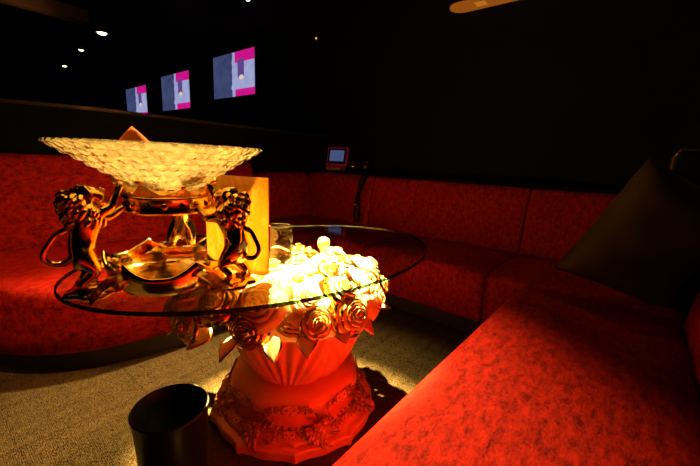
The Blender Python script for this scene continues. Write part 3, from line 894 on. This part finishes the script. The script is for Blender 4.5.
# ------------------------------------------------------------------ amber wall lamp high up
wl = thing('wall_lamp', 'long amber lamp with a rounded end high on the black wall', 'lamp', W(A1, .88, 2.275), ANG)
def stadium(bm, c0, c1, depth, z0, z1, mi=0):
    # plan outline: back on the wall (x = 0), rounded far end at c1
    pts = [(0, c0), (-depth, c0)]+[(-depth*.5-depth*.5*cos(a), c1-depth*.5+depth*.5*sin(a)*1.0) for a in [pi/2*k/8*2 for k in range(9)]]
    pts = [(0, c0), (-depth, c0), (-depth, c1-depth*.55)]+[(-depth*.5-depth*.5*cos(a), c1-depth*.55+depth*.55*sin(a)) for a in [pi*k/14 for k in range(1, 14)]]+[(0, c1-depth*.55)]
    lo = [bm.verts.new((x, y, z0)) for x, y in pts]; hi = [bm.verts.new((x, y, z1)) for x, y in pts]
    bm.faces.new(lo); bm.faces.new(hi)
    for i in range(len(pts)): bm.faces.new((lo[i], lo[(i+1) % len(pts)], hi[(i+1) % len(pts)], hi[i]))
bm = bmesh.new(); stadium(bm, -.55, .58, .20, .012, .14); o = obj('body', bm, M['wood'], wl, smooth=False)
bm = bmesh.new(); stadium(bm, -.54, .575, .19, 0, .012); o = obj('diffuser', bm, M['lamp_glow'], wl, smooth=False)  # wooden underside; its glow stands in for light falling on it
bm = bmesh.new(); box(bm, -.14, -.06, .28, .36, -.004, 0); o = obj('clip', bm, M['lamp_clip'], wl, smooth=False)

# ------------------------------------------------------------------ small ceiling downlights
def make_down():
    t = thing('downlight', '', 'ceiling light', (0, 0, 0), ANG, 'small ceiling downlights')
    bm = bmesh.new(); lathe(bm, [(.055, 0), (.055, -.05), (.050, -.055), (.040, -.05), (.034, -.02), (.034, 0)], 32, close=False); obj('housing', bm, M['black_plastic'], t)
    bm = bmesh.new(); ball(bm, (0, 0, -.045), .034, 1, 1, .6); obj('bulb', bm, M['bulb'], t)
    return t
dl = make_down()
SPOTS = [(1.78, 5.80, HC, 1.6, 'brightest small ceiling light, upper left above the televisions'), (2.36, 3.38, HC, .6, 'small ceiling light cut by the top edge above the largest television'),
         (1.90, 7.2, HC, 1.0, 'upper one of two faint far ceiling lights at left'), (2.05, 8.88, HC, 1.0, 'lower one of two faint far ceiling lights at left'),
         (1.02, 5.40, 2.525, .35, 'faint ceiling light on the brown beam in the top left corner')]
for i, (a, c, z, s, lab) in enumerate(SPOTS):
    t = dl if i == 0 else dup(dl)
    t.location = W(a, c, z); t.scale = (s, s, s); t['label'] = lab
# wall spot with a tiny bulb on the back wall
t = thing('wall_spot', 'tiny lit spot on the black back wall right of the televisions', 'wall light', W(A1, 3.10, 2.355), ANG)
bm = bmesh.new(); box(bm, -.03, 0, -.02, .02, -.03, .05, .004); obj('housing', bm, M['black_plastic'], t, smooth=False)
bm = bmesh.new(); ball(bm, (-.034, 0, .0), .011); obj('bulb', bm, M['amber_bulb'], t)

# ------------------------------------------------------------------ lights
def spot(name, loc, target, power, col, cone, blend, rad):
    l = bpy.data.lights.new(name, 'SPOT'); l.energy = power; l.color = col; l.spot_size = radians(cone); l.spot_blend = blend; l.shadow_soft_size = rad
    o = bpy.data.objects.new(name, l); COL.objects.link(o); o.location = loc
    o.rotation_euler = (Vector(target)-Vector(loc)).to_track_quat('-Z', 'Y').to_euler(); return o
WARM = (1, .66, .22)
spot('table_spot', (-.46, 2.20, 2.5), (-.21, 1.36, .58), 42000, WARM, 26.5, 1, .03)
spot('booth_spot', (-.50, 2.16, 2.5), (-.48, 1.20, .50), 1500, WARM, 61, 1, .04)
spot('left_sofa_spot', (-1.15, .85, 2.5), (-1.3, 1.6, .3), 190, (1, .46, .16), 70, 1, .05)
spot('corner_spot', W(2.2, .15, 2.5), W(2.35, -.1, .7), 9, (1, .52, .2), 60, 1, .05)  # unseen fill added to brighten the cushion and the board's gold edge
spot('far_sofa_spot', (.1, 2.2, 2.5), (.3, 2.9, .6), 8, (1, .5, .25), 70, 1, .05)
spot('beam_spot', W(.9, 5.1, 2.2), W(.9, 5.38, 2.55), 8, (1, .5, .2), 120, 1, .05)
w = bpy.data.worlds.new('world'); S.world = w; w.use_nodes = True
bg = w.node_tree.nodes['Background']; bg.inputs[0].default_value = (.5, .3, .2, 1); bg.inputs[1].default_value = .002

# ------------------------------------------------------------------ camera
cam = bpy.data.cameras.new('camera'); co = bpy.data.objects.new('camera', cam); COL.objects.link(co)
cam.sensor_width = 36; cam.lens = 18; cam.clip_start = .02
pit = radians(11.77); roll = radians(2.5)
co.rotation_mode = 'QUATERNION'
base = Matrix.Rotation(pi/2-pit, 3, 'X')
co.rotation_quaternion = (base @ Matrix.Rotation(roll, 3, 'Z')).to_quaternion()
co.location = (0, 0, 1.02)
S.camera = co
# turn the whole place so that the booth walls lie along the axes
RZ = Matrix.Rotation(-ANG, 4, 'Z')
for o in list(COL.objects):
    if o.parent is None: o.matrix_basis = RZ @ o.matrix_basis
S.view_settings.view_transform = 'Standard'; S.view_settings.look = 'None'; S.view_settings.gamma = 1; S.view_settings.exposure = 0
try:
    S.cycles.use_denoising = True
    S.cycles.max_bounces = 14; S.cycles.transparent_max_bounces = 24; S.cycles.sample_clamp_indirect = 6
    S.cycles.caustics_reflective = False; S.cycles.caustics_refractive = False
except Exception: pass
